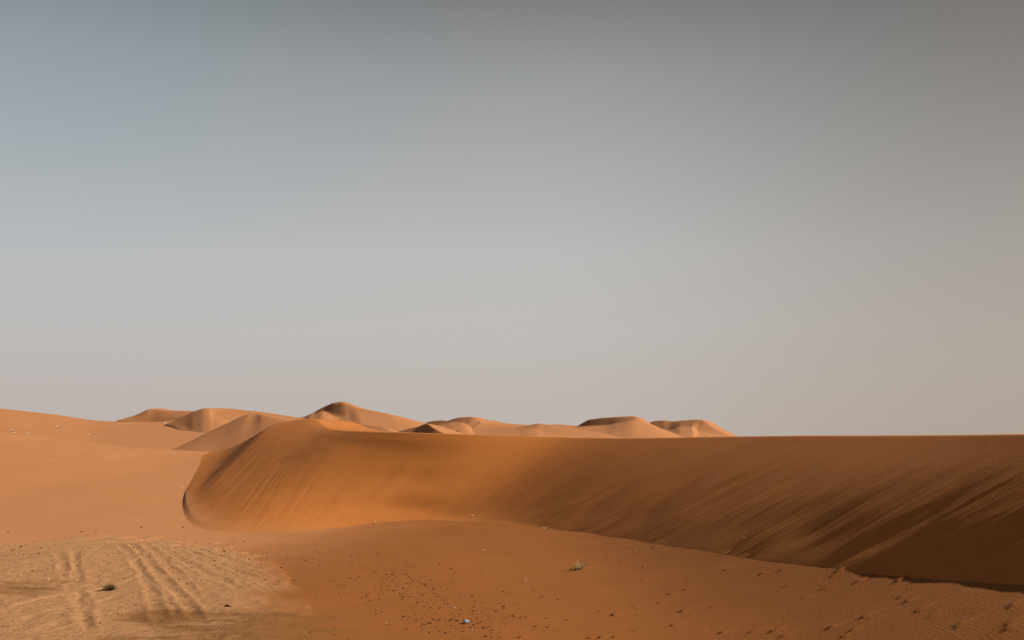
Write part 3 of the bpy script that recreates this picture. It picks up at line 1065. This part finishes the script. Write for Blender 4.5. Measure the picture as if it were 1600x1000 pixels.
# the rest of the grit, too small to pick apart
v0, f0 = ico(0)
GV, GF = [], []
for i in range(1900):
    q = R_.random()
    if q < .30:
        px, py = scatter_px()
    elif q < .46:
        px, py = R_.uniform(0, 440), R_.gauss(866, 18)
    elif q < .80:
        px, py = R_.uniform(0, 460), R_.uniform(848, 998)
    else:
        px, py = R_.uniform(420, 1590), 1000 - 165 * R_.random() ** 1.5
    if not 826 < py < 999:
        continue
    loc, n = hit(px, py)
    s = R_.uniform(.7, 1.5) * .5 * loc.y / FPX * 1.35
    a, b = R_.uniform(.8, 1.5), R_.uniform(.5, .9)
    th = R_.uniform(0, 6.28)
    ca, sa = math.cos(th), math.sin(th)
    k = len(GV)
    for p in v0:
        x, y, z = p.x * s * a, p.y * s, p.z * s * b
        j = 1 + R_.uniform(-.15, .15)
        GV.append((loc.x + (x * ca - y * sa) * j, loc.y + (x * sa + y * ca) * j, loc.z + z + s * .2))
    GF += [(x + k, y + k, z + k) for x, y, z in f0]
me = bpy.data.meshes.new('gravel')
me.from_pydata(GV, [], GF)
me.materials.append(M_PEB)
me.update()
tag(link('gravel', me), 'fine dark grit sprinkled over the foreground sand', 'gravel', None, 'stuff')

for px, py, z, lab in ((709, 950, 4.5, 'pale pebble just above the silvery drink can'), (737.5, 985.5, 4, 'upright cream pebble just below and right of the drink can'),
                       (31, 899, 4, 'pale pebble at the upper left of the dark sand patch by the tracks'), (75, 906, 4.5, 'pale stone beside the leftmost pair of long tyre ruts'),
                       (342, 986, 4, 'pale pebble on the brown streaked sand near the bottom edge'), (1, 913, 4, 'pale chip at the left edge of the picture'),
                       (706, 986, 3, 'tiny buff pebble below the pebble scatter')):
    put_stone('pale_pebble', R_.choice(PALE), px, py, z, lab, 'pebble', 'pale pebbles')


class Tubes:
    """thin tapering stems collected into one mesh"""

    def __init__(self):
        self.v, self.f, self.m = [], [], []

    def stem(self, pts, r0, r1, mat=0, n=3):
        base = len(self.v)
        for i, p in enumerate(pts):
            d = (pts[min(i + 1, len(pts) - 1)] - pts[max(i - 1, 0)]).normalized()
            a = d.cross(Vector((.3, .8, .1))).normalized()
            b = d.cross(a)
            r = r0 + (r1 - r0) * i / (len(pts) - 1)
            for k in range(n):
                t = 2 * math.pi * k / n
                self.v.append(p + (a * math.cos(t) + b * math.sin(t)) * r)
        for i in range(len(pts) - 1):
            for k in range(n):
                a, b = base + i * n + k, base + i * n + (k + 1) % n
                self.f.append((a, b, b + n, a + n))
                self.m.append(mat)

    def build(self, name, mats, loc, parent=None):
        me = bpy.data.meshes.new(name)
        me.from_pydata([tuple(p) for p in self.v], [], self.f)
        for m in mats:
            me.materials.append(m)
        me.polygons.foreach_set('material_index', self.m)
        me.update()
        return link(name, me, parent, loc)


def blades(tb, r, n, rad, h, lean, r0, mat, cx=0.0, wind=0.0):
    for _ in range(n):
        a, d = r.uniform(0, 6.28), rad * r.random() ** .6
        p = Vector((cx + math.cos(a) * d, math.sin(a) * d * .7, -.02))
        hh = h * r.uniform(.55, 1.1)
        dirv = Vector((math.cos(a) * lean * r.uniform(.3, 1.2) + wind, math.sin(a) * lean * r.uniform(.3, 1.2), 1)).normalized()
        bend = Vector((r.uniform(-.3, .3) + math.cos(a) * .25 + wind, r.uniform(-.3, .3), -.18))
        pts = [p + dirv * hh * t + bend * hh * t * t * .6 for t in (0, .35, .7, 1)]
        tb.stem(pts, r0, r0 * .3, mat)


r = random.Random(21)
# the grass tuft: straw to the right, olive to the left
loc, n = hit(905, 889)
k = loc.y / FPX                                         # metres per photograph pixel there
o = bpy.data.objects.new('grass_tuft', None)
COL.objects.link(o)
o.location = loc
tag(o, 'tuft of dry grass, straw yellow and olive, alone on the sand below the dune foot', 'grass tuft')
t1, t2 = Tubes(), Tubes()
blades(t1, r, 46, 4 * k, 16 * k, .35, .34 * k, 0, 2 * k, .16)
blades(t1, r, 10, 8 * k, 13 * k, .6, .30 * k, 0, 1 * k, .1)
t1.build('straw_blades', [M_STRAW], (0, 0, 0), o)
blades(t2, r, 18, 8 * k, 6 * k, .6, .36 * k, 0, -9 * k, -.1)
blades(t2, r, 12, 6 * k, 13 * k, .4, .32 * k, 0, -3 * k, 0)
t2.build('green_blades', [M_GREEN], (0, 0, 0), o)


def sprig(px, py, n, h_px, rad_px, mats, label, cat='dry sprig', name='dry_sprig', r_px=.45, lean=.6, wind=0, group=None):
    loc, _ = hit(px, py)
    k = loc.y / FPX
    t = Tubes()
    for i in range(len(mats)):
        blades(t, r, max(1, n // len(mats)), rad_px * k, h_px * k, lean, r_px * k, i, 0, wind)
    return tag(t.build(name, mats, loc), label, cat, group)


sprig(823, 908, 5, 12, 3, [M_STRAW], 'few thin upright straws standing left of the grass tuft', r_px=.3, lean=.25)
sprig(837, 908, 6, 4, 2.5, [M_GREEN], 'tiny dark sprout just right of the thin upright straws', 'sprout', 'sprout', .4, .9)
sprig(855, 826, 16, 6, 4, [M_STRAW, M_TWIG], 'pale dry sprig at the dune foot straight above the thin upright straws', r_px=.5, lean=1.0)
sprig(741, 806, 7, 4, 3, [M_STRAW], 'pale speck of dry grass at the dune foot left of the middle', r_px=.5, lean=1.0)
sprig(588, 817, 6, 6, 1.5, [M_STRAW], 'small straw sprig on the sand below the bright middle of the ridge', r_px=.4, lean=.5)
sprig(760, 860, 9, 4, 3.5, [M_STRAW, M_TWIG], 'faint brown sprig halfway between dune foot and pebble scatter', r_px=.45, lean=1.1)
sprig(743, 880, 3, 3, 1, [M_STRAW], 'tiny pale straw tip above the pebble scatter', r_px=.45)
sprig(984, 851, 9, 5, 3, [M_TWIG, M_STRAW], 'dry sprig close to the dune foot, up and right of the grass tuft', r_px=.5, lean=.9)
sprig(998, 861, 9, 4, 4, [M_TWIG, M_STRAW], 'low crumbly sprig a little below the dry sprig at the dune foot', r_px=.5, lean=1.2)
sprig(1368, 909, 16, 7, 3, [M_GREEN, M_STRAW], 'small green plant with a pale stalk near the right end of the dune foot', 'plant', 'small_plant', .5, .6)
sprig(1397, 909, 10, 3, 6, [M_TWIG, M_GREEN], 'flat brown twiggy sprig right of the small green plant', r_px=.5, lean=1.6)
sprig(1207, 885, 8, 4, 4, [M_TWIG, M_STRAW], 'tan sprig by disturbed sand where the dune foot starts to darken', r_px=.5, lean=1.3)
sprig(1165, 839, 7, 4, 3, [M_STRAW], 'pale wisp of grass low on the shaded slip face', r_px=.4, lean=1.2)
sprig(286, 762, 6, 3, 3, [M_STRAW], 'pale wisp at the rounded left tip of the long ridge', r_px=.4, lean=1.2)
sprig(604, 975, 8, 6, 2, [M_STRAW, M_TWIG], 'short straw sprig among the lower pebbles', r_px=.4, lean=.5)
sprig(262, 942, 14, 4, 4, [M_BUSH, M_GREEN], 'dark dried plant on the right side of the tracks', 'dry plant', 'dry_plant', .7, 1.3, .5)
sprig(272, 934, 8, 3, 3, [M_BUSH, M_GREEN], 'dark sprig up and right of the dark dried plant', r_px=.6, lean=1.4)
for px, py, lab in ((19, 675, 'left pale tuft of the close pair on the far left slope'), (24, 678, 'right pale tuft of the close pair on the far left slope'),
                    (43.5, 678.5, 'pale tuft right of the close pair on the far left slope'), (92, 669, 'largest and highest pale tuft on the far left slope'),
                    (141, 681, 'faint pale tuft low in the hollow of the far left slope'), (261, 663, 'pale tuft below the small dark left faced dune')):
    sprig(px, py, 26, 4.2 if px != 92 else 6, 1.5, [M_WISP, M_WISP], lab, 'grass tuft', 'pale_tuft', .42, .7, 0, 'pale tufts on the far slope')
sprig(81, 713, 16, 3.5, 1.5, [M_STRAW], 'pale tuft on the rim of the near left plain', 'grass tuft', 'pale_tuft', .42, .8)

# round brown shrub on the tyre-tracked crust
loc, n = hit(171, 922)
k = loc.y / FPX
t = Tubes()
for _ in range(420):
    a, e = r.uniform(0, 6.28), math.asin(r.uniform(.05, 1))
    d = Vector((math.cos(a) * math.cos(e), math.sin(a) * math.cos(e), math.sin(e)))
    L_ = 11.5 * k * r.uniform(.6, 1.08)
    w = Vector((r.gauss(0, .22), r.gauss(0, .22), r.gauss(0, .15)))
    t.stem([d * L_ * .08, (d + w * .5) * L_ * .55, (d + w) * L_], .42 * k, .16 * k, 0 if r.random() < .75 else 1)
tag(t.build('shrub', [M_BUSH, M_GREEN], loc), 'round brown shrub of fine dry twigs on the tyre-tracked crust', 'shrub')

# jagged dark rock
loc, n = hit(355, 948)
k = loc.y / FPX
rr = random.Random(5)
v, f = ico(2)
vs = []
for p in v:
    q = p * (1 + .16 * math.sin(p.x * 7 + 1) * math.cos(p.y * 6) + .05 * rr.uniform(-1, 1))
    spike = max(0, 1 - ((p.x + .1) ** 2 + p.y ** 2) * 5) * (1 if p.z > 0 else 0)
    vs.append((q.x * 5.5 * k, q.y * 3.2 * k, (q.z * 1.5 + spike * 2.6) * k))
me = bpy.data.meshes.new('dark_rock')
me.from_pydata(vs, [], f)
me.materials.append(M_ROCK)
me.update()
tag(link('dark_rock', me, None, loc + Vector((0, 0, .6 * k))), 'jagged near-black rock on brown sand at the lower right of the tracks', 'rock')

# bent stalk lying on the slip face
loc, n = hit(978, 812)
k = loc.y / FPX
t = Tubes()
up = Vector((-.6, -.35, .72)).normalized()
ex = Vector((1, 0, 0)) - n * n.x
ex.normalize()
ey = n.cross(ex).normalized()
pts = [n * .35 * k + ex * (math.cos(a) * 4.5 * k) + ey * (math.sin(a) * 8 * k) for a in [math.radians(q) for q in range(95, -56, -15)]]
t.stem(pts, .55 * k, .35 * k, 0, 5)
tag(t.build('bent_stalk', [M_TWIG], loc), 'bent reddish stalk lying in an arc low on the slip face', 'stalk')

# drink can lying end on
loc, n = hit(728, 974)
k = loc.y / FPX
root = bpy.data.objects.new('drink_can', None)
COL.objects.link(root)
tag(root, 'dented bluish silver drink can lying on the sand at the edge of the pebbles', 'drink can')
RC = 3.3 * k
prof = [(-1.75, .0), (-1.75, .62), (-1.66, .70), (-1.60, .78), (-1.45, .97), (-1.3, 1.0), (1.25, 1.0), (1.55, .86), (1.62, .80), (1.70, .80), (1.72, .84)]
nseg = 28
vs, fs = [], []
for i, (z, q) in enumerate(prof):
    for j in range(nseg):
        a = 2 * math.pi * j / nseg
        dent = 1 - .16 * math.exp(-((z - .2) / .5) ** 2) * max(0, math.cos(a - 1.2)) ** 2
        vs.append((math.cos(a) * q * RC * dent, math.sin(a) * q * RC * dent, z * RC))
for i in range(len(prof) - 1):
    for j in range(nseg):
        fs.append((i * nseg + j, i * nseg + (j + 1) % nseg, (i + 1) * nseg + (j + 1) % nseg, (i + 1) * nseg + j))
me = bpy.data.meshes.new('body')
me.from_pydata(vs, [], fs)
me.materials.append(M_CAN)
me.polygons.foreach_set('use_smooth', [True] * len(fs))
me.update()
link('body', me, root)
vs, fs = [], []
for z, q in ((1.60, 0.0), (1.60, .60), (1.55, .66), (1.66, .79)):
    for j in range(nseg):
        a = 2 * math.pi * j / nseg
        vs.append((math.cos(a) * q * RC, math.sin(a) * q * RC, z * RC))
for i in range(3):
    for j in range(nseg):
        fs.append((i * nseg + j, i * nseg + (j + 1) % nseg, (i + 1) * nseg + (j + 1) % nseg, (i + 1) * nseg + j))
me = bpy.data.meshes.new('lid')
me.from_pydata(vs, [], fs)
me.materials.append(M_LID)
me.update()
lid = link('lid', me, root)
vs = [(x * .2 * RC, (.05 + y * .42) * RC, (1.62 + z * .05) * RC) for z in (0, 1) for x, y in ((-1, 0), (1, 0), (1, 1), (-1, 1))]
me = bpy.data.meshes.new('pull_tab')
me.from_pydata(vs, [], [(0, 3, 2, 1), (4, 5, 6, 7), (0, 1, 5, 4), (1, 2, 6, 5), (2, 3, 7, 6), (3, 0, 4, 7)])
me.materials.append(M_LID)
me.update()
link('pull_tab', me, lid)
root.rotation_euler = (math.radians(84), math.radians(0), math.radians(-32))
root.location = loc + Vector((0, 0, RC * .85))
